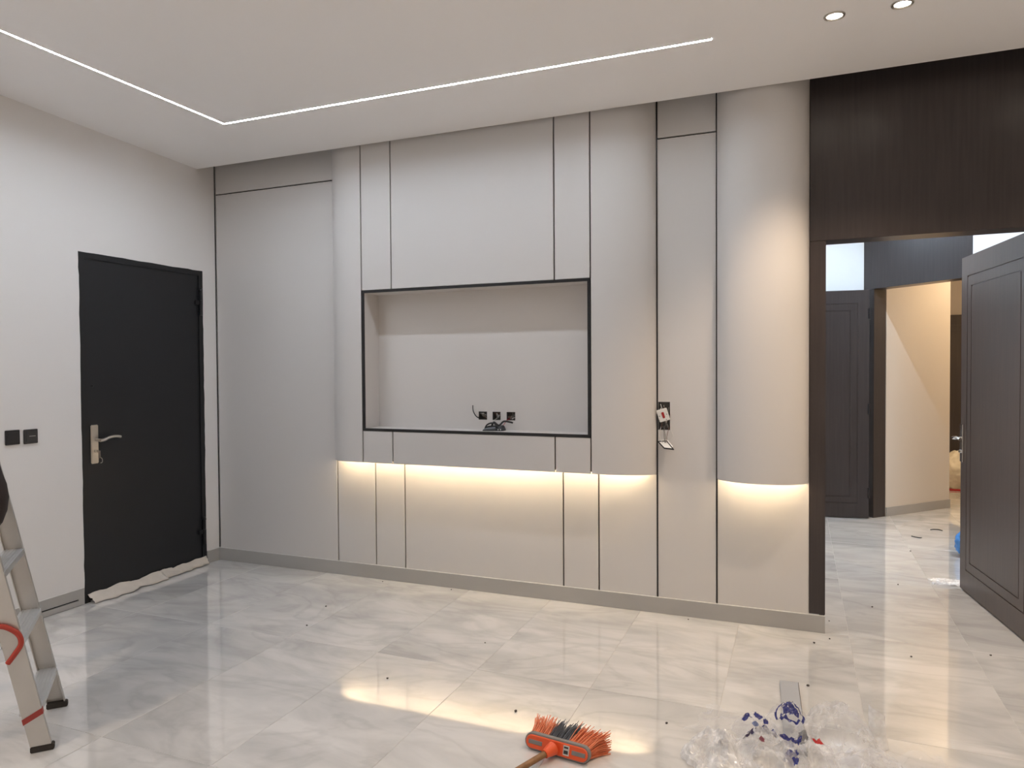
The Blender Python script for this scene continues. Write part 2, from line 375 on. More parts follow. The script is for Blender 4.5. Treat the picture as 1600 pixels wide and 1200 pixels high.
# ------------------------------------------------------------------ television wall unit (fascia, niche, strip light)
tv = thing('media_wall', 'grey projecting panel unit with rounded sides and a recessed television niche', 'wall unit', (2.23,0,.82)); OT=(2.23,0,.82)
BZ = .8245; TH = .016
def ell(cx, a, b, n, x_sign):            # quarter ellipse from the wall to the front
    return [(cx + x_sign*a*(1-math.cos(k/n*math.pi/2)) , -b*math.sin(k/n*math.pi/2)) for k in range(n+1)]
def curved(pts, name, parent, off, z0, z1, th=TH):
    """bent board: outer line pts (wall to front), thickness inwards"""
    n = len(pts); inn = []
    for i,(x,y) in enumerate(pts):
        a, b_ = pts[max(i-1,0)], pts[min(i+1,n-1)]
        tx, ty = b_[0]-a[0], b_[1]-a[1]; L = math.hypot(tx,ty)
        nx, ny = -ty/L, tx/L
        inn.append((x+nx*th, min(y+ny*th, -.0005)))
    vs = [(x,y,z) for z in (z0,z1) for x,y in pts] + [(x,y,z) for z in (z0,z1) for x,y in inn]
    fs = []
    for i in range(n-1):
        fs += [(i,i+1,n+i+1,n+i),(2*n+i,3*n+i,3*n+i+1,2*n+i+1),(i,2*n+i,2*n+i+1,i+1),(n+i,n+i+1,3*n+i+1,3*n+i)]
    fs += [(0,n,3*n,2*n),(n-1,3*n-1,4*n-1,2*n-1)]
    return MB().add(vs,fs).build(name,'laminate',parent,off,smooth=True)
lft = ell(J1+.003, .20, FD, 22, 1) + [(NX0-GAP/2, -FD)]
rgt = [(x,y) for x,y in ell(J6-.004, .30, FD, 26, -1)] + [(NX1+GAP/2, -FD)]
curved(lft, 'side_panel', tv, OT, BZ, ZT)
curved(rgt[::-1], 'side_panel', tv, OT, BZ, ZT)
def fpanel(x0,x1,z0,z1): MB().box(x0+GAP/2,x1-GAP/2,-FD,-FD+TH,z0,z1).build('panel','laminate',tv,OT,bevel=.0012,seg=1)
for a,b in ((NX0,J3-.013),(J3-.013,J4-.008),(J4-.008,NX1)):
    fpanel(a,b,NZ1+.001,ZT); fpanel(a,b,BZ,NZ0-.001)
# black backing behind the open joints
for a,b in ((NX0-.03,NX0+.03),(J3-.043,J3+.017),(J4-.038,J4+.022),(NX1-.03,NX1+.03)):
    MB().box(a,b,-FD+TH,-FD+TH+.008,NZ1-.0,ZT).build('joint_backing','backing_black',tv,OT)
    MB().box(a,b,-FD+TH,-FD+TH+.008,BZ+.012,NZ0).build('joint_backing','backing_black',tv,OT)
ED = .018
MB().relief([NX0,NX0+ED,NX1-ED,NX1],[NZ0,NZ0+ED,NZ1-ED,NZ1],lambda u,v: None if NX0+ED<u<NX1-ED and NZ0+ED<v<NZ1-ED else 0,.010,lambda u,v,d:(u,-FD-.0015+d,v)).build('niche_edging','edge_black',tv,OT)
NB = .05
SQ = [(2.182,2.242),(2.281,2.338),(2.381,2.441)]; SZ=(1.118,1.172)
MB().relief([NX0,NX1]+[q for p in SQ for q in p],[NZ0,NZ1]+list(SZ),lambda u,v: None if any(a<u<b for a,b in SQ) and SZ[0]<v<SZ[1] else 0,.012,lambda u,v,d:(u,NB+d,v)).build('niche_back','niche_inner',tv,OT)
MB().box(NX0,NX0+.0178,-FD+.0086,NB,NZ0+.012,NZ1-.012).build('niche_side','niche_inner',tv,OT)
MB().box(NX1-.0178,NX1,-FD+.0086,NB,NZ0+.012,NZ1-.012).build('niche_side','niche_inner',tv,OT)
MB().box(NX0,NX1,-FD+.0086,NB,NZ0,NZ0+.0165).build('niche_shelf','niche_inner',tv,OT)
MB().box(NX0,NX1,-FD+.0086,NB,NZ1-.0165,NZ1).build('niche_top','niche_inner',tv,OT)
cav = MB().prism([(J1+.03,-.0005),(J1+.045,-.05),(J1+.09,-.085),(J1+.16,-.106),(J6-.25,-.106),(J6-.16,-.085),(J6-.08,-.05),(J6-.04,-.0005)],.94,.952).build('cavity_top','laminate',tv,OT)
SZL = .865
strip_pts = [(x,y,SZL) for x,y in [(J1+.055,-.045),(J1+.10,-.082),(J1+.16,-FD+TH+.010)]] + [(x_,-FD+TH+.006,SZL) for x_ in [1.4+.1*k for k in range(17)]] + [(J6-.25,-FD+TH+.010,SZL),(J6-.14,-.078,SZL),(J6-.07,-.042,SZL)]
MB().tube(strip_pts,.0042,8).build('strip_light','led_warm',tv,OT,smooth=True)

# ------------------------------------------------------------------ rounded column beside the doorway
CO=(3.945,0,.82); co = thing('wall_column', 'tall rounded grey column ending above a warm strip light beside doorway', 'column', CO)
CB=.155; c0,c1=J7+.003,JX-.001; cxm,ca=(c0+c1)/2,(c1-c0)/2
cp=[(cxm-ca*math.cos(k/44*math.pi), -CB*math.sin(k/44*math.pi)) for k in range(45)]
curved(cp,'curved_panel',co,CO,.8175,ZT)
MB().prism([(cxm+(ca-.02)*math.cos(k/24*math.pi), -.0005-(CB-.02)*math.sin(k/24*math.pi)) for k in range(24,-1,-1)],.94,.952).build('cavity_top','laminate',co,CO)
MB().tube([(cxm-(ca-.026)*math.cos(k/24*math.pi), -(CB-.022)*math.sin(k/24*math.pi)-.002, SZL) for k in range(2,23)],.0042,8).build('strip_light','led_warm',co,CO,smooth=True)
# black edge strips where the bulges meet the flat panel between them
for x_ in (J6,J7):
    o = MB().box(x_-.003,x_+.003,-.003,.0,HB+.001,ZT).build('joint_strip','edge_black',wb)
MB().box(0.0,.007,-.002,.0,HB+.001,ZT).build('joint_strip','edge_black',wb)

# ------------------------------------------------------------------ ceiling lights
def led_line(name, pts, label, m, wdt=.0135, z=None):
    """recessed aluminium profile with a slightly domed diffuser, mitred at its corners"""
    zz = z if z else cz
    loc = (pts[0][0],pts[0][1],zz(pts[0][1]))
    root = thing(name, label, 'strip light', loc)
    P = [Vector((x,y,0)) for x,y in pts]
    def offset(d):
        out=[]
        for i,p in enumerate(P):
            d0 = (P[i]-P[i-1]).normalized() if i else (P[1]-P[0]).normalized()
            d1_ = (P[i+1]-P[i]).normalized() if i < len(P)-1 else d0
            n0, n1_ = Vector((-d0.y,d0.x,0)), Vector((-d1_.y,d1_.x,0))
            b_ = (n0+n1_).normalized(); out.append(p + b_*d/max(.3,b_.dot(n0)))
        return out
    def sweep(prof, nm, mm):
        mb = MB(); vs=[]; k=len(prof)
        lines=[offset(d) for d,h in prof]
        for i in range(len(P)):
            for q,(d,h) in enumerate(prof):
                p=lines[q][i]; vs.append((p.x,p.y,zz(p.y)+h))
        fs=[(i*k+q,(i+1)*k+q,(i+1)*k+(q+1)%k,i*k+(q+1)%k) for i in range(len(P)-1) for q in range(k)]
        fs+=[tuple(range(k)),tuple((len(P)-1)*k+q for q in range(k))[::-1]]
        return mb.add(vs,fs).build(nm,mm,root,loc)
    h=wdt/2
    sweep([(-h-.003,-.0001),(-h-.003,-.003),(-h,-.003),(-h,-.0001)],'profile','plastic_white')
    sweep([(h,-.0001),(h,-.003),(h+.003,-.003),(h+.003,-.0001)],'profile','plastic_white')
    sweep([(-h,-.0001),(-h,-.0008),(h,-.0008),(h,-.0001)],'diffuser',m)
    return root
led_line('led_profile', [(.43,-5.4),(.86,-.784),(3.762,-.778)], 'thin cool white light line turning a corner on the ceiling', 'led_cool')
led_line('led_profile', [(3.762,-5.6),(.9,-5.6)], 'added cool white fill line on the ceiling behind the viewer', 'led_cool')  # unseen line added as fill light

def downlight(x, y, label, watts, z=None, group='round ceiling downlights', col=SPOTC, cone=104):
    zz = z if z else cz(y)
    root = thing('downlight', label, 'downlight', (x,y,zz), group=group)
    MB().lathe([(.031,.004),(.031,-.002),(.036,-.006),(.042,-.0045),(.0445,.0)],(0,0,0),40).build('trim_ring','steel',root,smooth=True)
    MB().lathe([(0,-.0022),(.02,-.002),(.031,-.0005)],(0,0,0),32).build('lamp','lamp_glow',root,smooth=True)
    ld = bpy.data.lights.new('downlight_beam','SPOT'); ld.energy = watts; ld.color = col; ld.shadow_soft_size = .028
    ld.spot_size = math.radians(cone); ld.spot_blend = .55
    lo = bpy.data.objects.new('downlight_beam', ld); C.objects.link(lo); lo.parent = root; lo.location = (0,0,-.012)
downlight(4.278,-.789,'round lit downlight nearest the end of the light line',SPOT_W)
downlight(4.538,-.791,'round lit downlight at the top edge, farther from the light line',SPOT_W)
downlight(5.35,-.79,'round lit downlight over the wall past the doorway',SPOT_W)
for y in (-3.4,-4.9): downlight(1.0,y,'added fill downlight near the white wall, behind the viewer',40, group='added fill downlights behind the viewer')  # unseen lamps added to brighten the lower left wall
for y in (-3.6,-5.2):  # unseen lamps behind the camera, added for room fill
    for x in (4.4,5.6): downlight(x,y,'added fill downlight on the ceiling behind the viewer',SPOT_W, group='added fill downlights behind the viewer')

# ------------------------------------------------------------------ hall beyond the doorway
HZ = 3.0
def wallseg(name, pts, z0, z1, m, label, th=.12):
    mb = MB()
    for (xa,ya),(xb,yb) in zip(pts[:-1],pts[1:]):
        dx,dy=xb-xa,yb-ya; L=math.hypot(dx,dy); nx,ny=-dy/L*th,dx/L*th
        mb.prism([(xa,ya),(xb,yb),(xb+nx,yb+ny),(xa+nx,ya+ny)],z0,z1)
    o = mb.build(name,m); tag(o,label,'wall',kind='structure'); return o
r2 = math.sqrt(.5)
PL=(4.80,3.38)                                  # left side of the slanting portal opening
def dg(s, d=0): return (PL[0]+s*r2+d*r2, PL[1]-s*r2+d*r2)   # s along the portal, d into the corridor
PW=.865
wallseg('wall_hall_far', [(4.725,3.462),(2.6,3.42)], 0, HZ, 'paint_hall', 'bright white hall wall behind the open brown door', th=-.12)
wallseg('wall_hall_slant', [dg(PW+.085),(6.7,1.6)], 0, HZ, 'paint_hall', 'bright white hall wall past the slanting door frame', th=.12)
wallseg('wall_hall_left', [(2.6,3.5),(2.6,WT)], 0, HZ, 'paint_hall', 'white hall wall hidden behind the panelled wall', th=-.12)
wallseg('wall_hall_right', [(6.7,1.65),(6.7,WT)], 0, HZ, 'paint_hall', 'white hall wall hidden behind the open door', th=.12)
hc = MB().box(2.5,7.3,WT,6.2,HZ,HZ+.05).build('ceiling','paint_ceiling'); tag(hc,'plain white ceiling of the hall','ceiling',kind='structure')
cl = [dg(0,.165),(5.568,4.204)]
wallseg('wall_corridor_left', cl, 0, HZ, 'paint_beige', 'beige corridor wall seen through the slanting door frame', th=.12)
wallseg('wall_corridor_turn', [(5.56,4.21),(5.1,4.7),(5.1,6.05)], 0, HZ, 'paint_beige', 'beige wall where the corridor turns', th=.1)
wallseg('wall_corridor_end', [(5.0,6.05),(7.2,6.05)], 0, HZ, 'paint_beige', 'beige wall above the far dark door', th=.1)
wallseg('wall_corridor_right', [dg(PW,.165),(7.2,4.4),(7.2,6.05)], 0, HZ, 'paint_beige', 'beige corridor wall hidden behind the open door', th=-.1)
bc = MB(); (xa,ya),(xb,yb)=cl; bc.prism([(xa,ya),(xa+.012*r2,ya-.012*r2),(xb+.012*r2,yb-.012*r2),(xb,yb)][::1],.0005,.088)
o = bc.build('baseboard_corridor','skirting'); tag(o,'grey skirting under the beige corridor wall','baseboard',kind='structure')

t2 = thing('trim_2', 'dark brown slanting door frame with tall header in the hall', 'door surround', (4.8,3.38,0), kind='structure'); O2=(4.8,3.38,0)
HZ2=2.19
MB().prism([dg(-.114),dg(0),dg(0,.16),dg(-.114,.16)],0,HZ2).build('jamb','wood_dark',t2,O2,bevel=.002)
MB().prism([dg(PW),dg(PW+.085),dg(PW+.085,.16),dg(PW,.16)],0,HZ2).build('jamb','wood_dark',t2,O2,bevel=.002)
MB().prism([dg(-.114,-.004),dg(PW+.085,-.004),dg(PW+.085,.16),dg(-.114,.16)],HZ2+.001,HZ).build('header_panel','wood_dark',t2,O2,bevel=.002)

def leaf(root, W_, H_, m, off=(0,0,0), flip=1, z0=.008):
    """panelled leaf, local x from hinge to free edge, face towards -y*flip, two sunk outlines"""
    g=.0065
    def ring(i0,i1,k0,k1):
        def f(u,v):
            inside=i0<u<i1 and k0<v<k1; core=i0+g<u<i1-g and k0+g<v<k1-g
            return inside and not core
        return f
    a=ring(.10,W_-.10,.145,H_-.125); b_=ring(.165,W_-.165,.205,H_-.19)
    us=[0,W_]+[.10,.10+g,W_-.10,W_-.10-g,.165,.165+g,W_-.165,W_-.165-g]
    ws=[z0,H_]+[.145,.145+g,H_-.125,H_-.125-g,.205,.205+g,H_-.19,H_-.19-g]
    return MB().relief(us,ws,lambda u,v:.005 if a(u,v) or b_(u,v) else 0,.042,lambda u,v,d:(u,flip*(-.021+d),v)).build('leaf',m,root)
# open leaf of the near doorway, hinged on the far jamb
ha = math.atan2(1.166-.13, 5.134-5.268); d2 = thing('door_2', 'open dark brown wood door with grooved outlines, nearest the doorway', 'door', (5.268,.135,0), ha, kind='structure')
LW=1.04
lf=leaf(d2,LW,2.145,'wood_leaf',flip=-1)
hp=MB().box(LW-.056,LW-.012,.0215,.0315,.83,1.078).build('handle_plate','chrome',d2,bevel=.004)
MB().tube([(LW-.034,.03,.985),(LW-.034,.075,.985)],.0095,12).build('lever_neck','chrome',hp,smooth=True)
MB().tube(fcurve([(LW-.026,.075,.985),(LW-.06,.078,.990),(LW-.10,.076,.994),(LW-.145,.070,.985)]),.0095,12).build('lever','chrome',hp,smooth=True)
MB().lathe([(0,.012),(.009,.012),(.010,0)],(LW-.034,.031,.90),16,'y').build('lock_cylinder','chrome',hp,smooth=True)
for z in (.25,1.05,1.9): MB().tube([(0,.026,z-.05),(0,.026,z+.05)],.009,12).build('hinge','steel',d2,smooth=True)
# leaf folded back against the hall wall
d3 = thing('door_3', 'open dark brown wood door beside the slanting door frame', 'door', (4.752,3.327,0), math.radians(186.5), kind='structure')
leaf(d3,.86,2.177,'wood_dark',flip=-1)
for z in (.25,1.05,1.95): MB().tube([(.002,.03,z-.05),(.002,.03,z+.05)],.009,10).build('hinge','iron_black',d3,smooth=True)
d4 = thing('door_4', 'far dark door at the end of the corridor', 'door', (5.62,6.02,0), 0, kind='structure')
leaf(d4,.95,2.083,'wood_dark')
MB().box(-.06,0,-.03,.03,0,2.14).build('jamb','wood_dark',d4)
MB().box(.95,1.01,-.03,.03,0,2.14).build('jamb','wood_dark',d4)

led_line('led_profile', [(2.9,2.75),(4.55,2.75),(5.2,2.1),(6.3,1.0)], 'cool white light line on the hall ceiling', 'led_hall', z=lambda y:HZ)
for x,y,wt,lb in ((5.7,.8,42,'round lit downlight over the hall by the open door'),(4.4,1.3,40,'round lit downlight on the hall ceiling inside the doorway'),(6.2,4.4,80,'round lit downlight on the corridor ceiling'),(5.75,3.5,20,'round lit downlight just inside the slanting door frame')):
    downlight(x,y,lb,wt,HZ,'hall ceiling downlights',(1,.74,.46),130)

# ------------------------------------------------------------------ switches on the left wall
def switch(y0,y1,z0,z1,label,m,line):
    cy,czz=(y0+y1)/2,(z0+z1)/2; O=(0,cy,czz); r=thing('light_switch',label,'switch',O,group='black wall switches')
    MB().box(.0003,.009,y0,y1,z0,z1).build('plate',m,r,O,bevel=.002)
    MB().box(.009,.0115,y0+.012,y1-.012,z0+.012,z1-.012).build('rocker',m,r,O,bevel=.001,seg=1)
    if line: MB().box(.0115,.0122,cy-.012,cy+.024,czz+.000,czz+.004).build('marking','switch_line',r,O)
switch(-1.577,-1.497,1.039,1.122,'plain glossy black wall switch farther from the black door','switch_black',False)
switch(-1.474,-1.394,1.036,1.119,'dark grey wall switch with a pale dash, nearer black door','switch_grey',True)

# ------------------------------------------------------------------ open boxes and wiring in the niche
labs=['open socket box in the niche with a black cable sticking up','middle open socket box of the three in the niche','open socket box in the niche nearest the rounded side panel']
for i,(a,b_) in enumerate(SQ):
    O=((a+b_)/2,NB,SZ[0]); r=thing('socket_box',labs[i],'socket box',O,group='open socket boxes in the niche')
    g=.0015
    MB().box(a-g,a+.002,NB+.0005,NB+.04,SZ[0]-g,SZ[1]+g).box(b_-.002,b_+g,NB+.0005,NB+.04,SZ[0]-g,SZ[1]+g).box(a,b_,NB+.0005,NB+.04,SZ[1]-.002,SZ[1]+g).box(a,b_,NB+.0005,NB+.04,SZ[0]-g,SZ[0]+.002).box(a,b_,NB+.037,NB+.04,SZ[0],SZ[1]).build('box','box_grey',r,O)
    rng=random.Random(i+3)
    for k,mm in enumerate(('wire_grey','wire_brown','wire_white','box_metal','wire_grey')):
        p=[(rng.uniform(a+.008,b_-.008),NB+.034,rng.uniform(SZ[0]+.008,SZ[1]-.008))]+[(rng.uniform(a+.008,b_-.008),NB+rng.uniform(.004,.026),rng.uniform(SZ[0]+.008,SZ[1]-.008)) for _ in range(3)]
        MB().tube(fcurve(p,5),.0026,6).build('wire',mm,r,O,smooth=True)
o=MB().tube(fcurve([(2.20,NB+.02,1.128),(2.183,NB-.010,1.132),(2.166,NB-.020,1.150),(2.153,NB-.024,1.180),(2.151,NB-.024,1.214)],6),.0034,8).build('cable','plastic_black',smooth=True)
tag(o,'short black cable bending up out of a niche socket box','cable')
zs=NZ0+.0166
O=(2.33,-.02,zs); r=thing('adapter_bundle','black adapter and cables lying on the niche shelf','adapter',O)
MB().add([(2.255,-.075,zs+.001),(2.40,-.05,zs+.001),(2.40,.0,zs+.001),(2.30,.015,zs+.001),(2.285,-.045,zs+.032),(2.385,-.035,zs+.030),(2.385,.0,zs+.036),(2.31,.01,zs+.034)],[(0,1,2,3),(4,5,6,7),(0,1,5,4),(1,2,6,5),(2,3,7,6),(3,0,4,7)]).build('adapter_body','plastic_black',r,O,bevel=.004)
MB().tube(fcurve([(2.31,-.03,zs+.03),(2.33,-.04,zs+.055),(2.36,-.03,zs+.035),(2.39,-.02,zs+.06),(2.425,.0,zs+.055),(2.44,.01,zs+.05)],6),.006,8).build('cable','plastic_black',r,O,smooth=True)
MB().tube(fcurve([(2.27,-.05,zs+.01),(2.29,-.055,zs+.04),(2.33,-.05,zs+.05),(2.37,-.06,zs+.02),(2.38,-.07,zs+.008)],6),.005,8).build('cable','plastic_black',r,O,smooth=True)
MB().tube(fcurve([(2.31,NB+.015,1.13),(2.30,NB-.015,1.118),(2.30,NB-.03,1.10),(2.305,.0,1.085)],6),.002,6).build('wire','wire_white',r,O,smooth=True)
MB().tube(fcurve([(2.40,NB+.015,1.13),(2.385,NB-.012,1.117),(2.38,NB-.03,1.10),(2.375,.0,1.085)],6),.002,6).build('wire','plastic_red',r,O,smooth=True)
MB().box(2.365,2.385,-.062,-.055,zs+.006,zs+.014).build('connector','plastic_white',r,O)

# double box on the flat panel, loose switch and dangling frame
a,b_,c,d=BOX; O=((a+b_)/2,0,c)
r=thing('socket_box','tall open double socket box on the flat panel beside the column','socket box',O)
MB().box(a-.001,a+.002,.0005,.0155,c,d).box(b_-.002,b_+.001,.0005,.0155,c,d).box(a,b_,.0005,.0155,d-.002,d+.001).box(a,b_,.0005,.0155,c-.001,c+.002).box(a,b_,.0135,.0155,c,d).build('box','box_grey',r,O)
MB().box(a+.004,b_-.004,.002,.006,c+.077,c+.085).build('divider','box_metal',r,O)
rng=random.Random(11)
for k,mm in enumerate(('box_metal','wire_grey','wire_brown','box_metal','wire_grey','wire_white')):
    p=[(rng.uniform(a+.008,b_-.008),rng.uniform(.004,.011),rng.uniform(c+.008,d-.008)) for _ in range(4)]
    MB().tube(fcurve(p,5),.0026,6).build('wire',mm,r,O,smooth=True)
r=thing('loose_switch','loose white switch with a red rocker hanging askew at the open box','switch',(3.402,-.022,1.175))
r.rotation_euler=(math.radians(6),math.radians(-17),math.radians(8))
MB().box(-.031,.031,-.004,.004,-.037,.037).build('plate','plastic_white',r,bevel=.003)
MB().box(-.007,.007,-.0075,-.003,-.018,.018).build('rocker','plastic_red',r,bevel=.002)
for sx,sz in ((-.021,.0),(.021,.0),(.010,-.029)): MB().box(sx-.002,sx+.002,-.0048,-.003,sz-.002,sz+.002).build('screw','iron_black',r)
MB().tube(fcurve([(0,.003,0),(.004,.016,.006),(.002,.028,-.004)],5),.004,8).build('cable','wire_grey',r,smooth=True)
r=thing('switch_frame','small white plate with black frame dangling from wires under the open box','switch frame',(3.415,-.045,1.0)); Of=(3.415,-.045,1.0)
fr=[(-.048,.018),(.006,.022),(.058,-.022),(.0,-.018)]
def quad(sc,y,dx=0,dz=0): return [(x*sc+dx,y+z*sc*1.4,z*sc+dz) for x,z in fr]
def slab(A,B,nm,mm): return MB().add(A+B,[(0,1,2,3),(7,6,5,4),(0,4,5,1),(1,5,6,2),(2,6,7,3),(3,7,4,0)]).build(nm,mm,r)
Ao,Ai=quad(1,0),quad(.72,0); Bo=[(x,y+.006,z+.003) for x,y,z in Ao]; Bi=[(x,y+.006,z+.003) for x,y,z in Ai]
MB().add(Ao+Ai+Bo+Bi,[f for k in range(4) for f in ((k,(k+1)%4,4+(k+1)%4,4+k),(8+k,12+k,12+(k+1)%4,8+(k+1)%4),(k,8+k,8+(k+1)%4,(k+1)%4),(4+k,4+(k+1)%4,12+(k+1)%4,12+k))]).build('frame','plastic_black',r)
slab([(x,y+.004,z+.003) for x,y,z in quad(.75,0)],[(x+.004,y+.022,z+.013) for x,y,z in quad(.75,0)],'plate','plastic_white')
for k,(x0_,x1_,mm) in enumerate(((3.385,3.40,'wire_white'),(3.402,3.413,'wire_grey'),(3.406,3.416,'wire_grey'),(3.43,3.425,'wire_brown'),(3.436,3.43,'wire_white'))):
    bow=(-.012,0,.004,-.004,.026)[k]
    MB().tube(fcurve([(x0_-Of[0],.056,.105),(x0_-Of[0]+bow*.4,.036,.082),((x0_+x1_)/2-Of[0]+bow,.020,.05),(x1_-Of[0],.018,.012)],6),.0016,6).build('wire',mm,r,smooth=True)

# ------------------------------------------------------------------ crumpled masking paper at the black door
def paper_strip(y0,y1,label,seed,hgt,out):
    n,m_=34,7; vs=[]
    for i in range(n+1):
        u=i/n; y=y0+(y1-y0)*u
        for j in range(m_+1):
            v=j/m_
            nz=noise.noise((u*7+seed,v*2,seed)); n2=noise.noise((u*16+seed,v*5,seed*2.3))
            hh=hgt*(1+.35*noise.noise((u*4+seed*3,0,1))); oo=out*(1+.8*noise.noise((u*5+seed*1.7,3,0)))
            x=.006+oo*(v**1.3)+.006*n2*v; z=hh*(1-v)**.8+.004+.007*abs(nz)+.005*max(0,n2)
            vs.append((x,y+.006*n2,max(z,.0015)))
    k=m_+1
    mb=MB().add(vs,[(i*k+j,i*k+j+1,(i+1)*k+j+1,(i+1)*k+j) for i in range(n) for j in range(m_)])
    o=mb.build('paper_strip','paper',smooth=True); so=o.modifiers.new('thickness','SOLIDIFY'); so.thickness=.0008; so.offset=1
    tag(o,label,'paper',group='masking paper along the black door')
paper_strip(-1.098,-.545,'crumpled cream paper strip at the handle side of the black door',1.3,.050,.065)
paper_strip(-.56,-.142,'crumpled cream paper strip at the hinge side of the black door',4.1,.052,.040)

# ------------------------------------------------------------------ aluminium step ladder
la=math.atan2(.276*-1,.303)              # local x runs from the far rail to the near rail
LO=(1.3065,-2.249,0)
ld_=thing('step_ladder','aluminium step ladder with red tape, by the white wall','ladder',LO,la)
K=-.205                                  # lean along local y per metre of height
HW=.205; RD=.068; RF=.022; RT=.003; LH=1.72
def chan(side,k,y0,h,zb=.018):
    mb=MB(); s_=side; x=s_*HW
    def sec(z,yo):
        o_=[(x+s_*.0,-RD/2),(x+s_*.0,RD/2),(x-s_*RF,RD/2),(x-s_*RF,RD/2-RT),(x-s_*RT,RD/2-RT),(x-s_*RT,-RD/2+RT),(x-s_*RF,-RD/2+RT),(x-s_*RF,-RD/2)]
        return [(a_,b2+yo,z) for a_,b2 in o_]
    A=sec(zb,y0+k*zb); B=sec(h,y0+k*h); n=8
    mb.add(A+B,[(i,(i+1)%n,n+(i+1)%n,n+i) for i in range(n)]+[tuple(range(n)),tuple(range(2*n-1,n-1,-1))])
    return mb
rails=[chan(s_,K,0,LH).build('rail','aluminium',ld_) for s_ in (1,-1)]
YB=2*K*LH*.98
for s_ in (1,-1): chan(s_,-K,YB,LH*.97).build('rear_rail','aluminium',ld_)
for s_ in (1,-1):
    MB().box(s_*HW-s_*.026 if s_>0 else s_*HW-.004,s_*HW+.004 if s_>0 else s_*HW+.026,-RD/2-.005,RD/2+.005,0,.024).build('foot','rubber',ld_,bevel=.003)
    MB().box(s_*HW-.026 if s_>0 else s_*HW-.004,s_*HW+.004 if s_>0 else s_*HW+.026,YB-RD/2-.005,YB+RD/2+.005,0,.024).build('foot','rubber',ld_,bevel=.003)
for k in range(6):
    z=.17+.265*k; y=K*z
    mb=MB().box(-HW+RT,HW-RT,y-.036,y+.036,z,z+.003)
    mb.box(-HW+RT,HW-RT,y-.036,y-.033,z-.022,z).box(-HW+RT,HW-RT,y+.033,y+.036,z-.022,z)
    for q in range(5): mb.box(-HW+RT,HW-RT,y-.028+q*.013,y-.024+q*.013,z+.003,z+.0048)
    mb.build('tread','aluminium_tread',ld_)
z=.62
MB().box(-HW,HW,YB-K*z-.012,YB-K*z+.012,z-.012,z+.012).build('rear_brace','aluminium',ld_)
zt=LH; MB().box(-HW-.012,HW+.012,K*zt-.10,K*zt+.06,zt-.01,zt+.045).build('top_cap','plastic_black',ld_,bevel=.008)
# red tape slanting round the near rail, red rope looped on it
def rp(z,yo,dx=.0015): return (HW+dx,K*z+yo,z)
tp=MB().add([rp(.112,-.036),rp(.146,.036),rp(.168,.036),rp(.134,-.036),(HW-.024,K*.112-.0355,.112),(HW-.024,K*.134-.0355,.134),(HW-.024,K*.146+.0355,.146),(HW-.024,K*.168+.0355,.168)],[(0,1,2,3),(0,3,5,4),(1,6,7,2)]).build('tape','tape_red',ld_)
tp.modifiers.new('thickness','SOLIDIFY').thickness=.001
MB().tube(fcurve([rp(.50,-.075,.002),rp(.505,-.045,.008),rp(.50,-.005,.010),rp(.468,.028,.010),rp(.43,.030,.010),rp(.395,.004,.009),rp(.36,-.028,.006)],7),.0095,10).build('rope','rope_red',ld_,smooth=True)

# dark cloth bag hanging from the ladder
BO=(1.232,-2.480,.825)
bg=thing('cloth_bag','dark brown cloth bag hanging on the aluminium ladder, cut by the picture edge','bag',BO)
prof=[(.0,0),(.05,.004),(.09,.02),(.122,.055),(.140,.10),(.147,.15),(.142,.20),(.128,.24),(.118,.275),(.105,.315),(.088,.35),(.06,.37),(.02,.375)]
mb=MB(); nn=40; vs=[]
for k in range(nn):
    a_=2*math.pi*k/nn
    for r_,h_ in prof:
        q=1+.06*noise.noise((math.cos(a_)*2,math.sin(a_)*2,h_*7)); vs.append((r_*q*math.cos(a_),r_*q*math.sin(a_)*.62,h_))
mm_=len(prof)
mb.add(vs,[(k*mm_+i,((k+1)%nn)*mm_+i,((k+1)%nn)*mm_+i+1,k*mm_+i+1) for k in range(nn) for i in range(mm_-1)])
mb.build('bag_body','cloth_brown',bg,smooth=True)
MB().tube(fcurve([(-.05,.0,.36),(-.045,.0,.43),(-.02,.0,.465),(.02,.0,.465),(.045,.0,.43),(.05,.0,.36)],6),.009,8).build('strap','cloth_brown',bg,smooth=True)

# ------------------------------------------------------------------ broom lying on the floor
ba=math.atan2(-.03,.235)
br=thing('broom','orange and grey broom with wooden handle lying on the marble floor','broom',(3.30,-1.705,0),ba)
L2=.134
def stadium(hl,hh,n=8,cz_=.033):
    pts=[]
    for k in range(n+1): a_=-math.pi/2+math.pi*k/n; pts.append((hl-hh+hh*math.cos(a_),cz_+hh*math.sin(a_)))
    for k in range(n+1): a_=math.pi/2+math.pi*k/n; pts.append((-hl+hh+hh*math.cos(a_),cz_+hh*math.sin(a_)))
    return pts
TI=math.radians(16)
def tilt(x,y,z): return (x, y*math.cos(TI)+ (z-.0)*math.sin(TI), z*math.cos(TI)-y*math.sin(TI)*.35)
def slabx(pts,y0,y1):
    n=len(pts)
    return MB().add([tilt(x,y0,z) for x,z in pts]+[tilt(x,y1,z) for x,z in pts],[tuple(range(n)),tuple(range(2*n-1,n-1,-1))]+[(i,(i+1)%n,n+(i+1)%n,n+i) for i in range(n)])
slabx(stadium(L2,.030),-.010,.008).build('block_rim','broom_grey',br,bevel=.002,seg=1)
bf=slabx(stadium(L2-.007,.0235),-.0155,-.008).build('block_face','broom_orange',br,bevel=.002,seg=1)
for x0_,x1_ in ((-.115,-.058),(.064,.118)):
    slabx([(x0_,.026),(x1_,.026),(x1_,.041),(x0_,.041)],-.0172,-.0145).build('grip_inlay','broom_grey',bf,bevel=.001,seg=1)
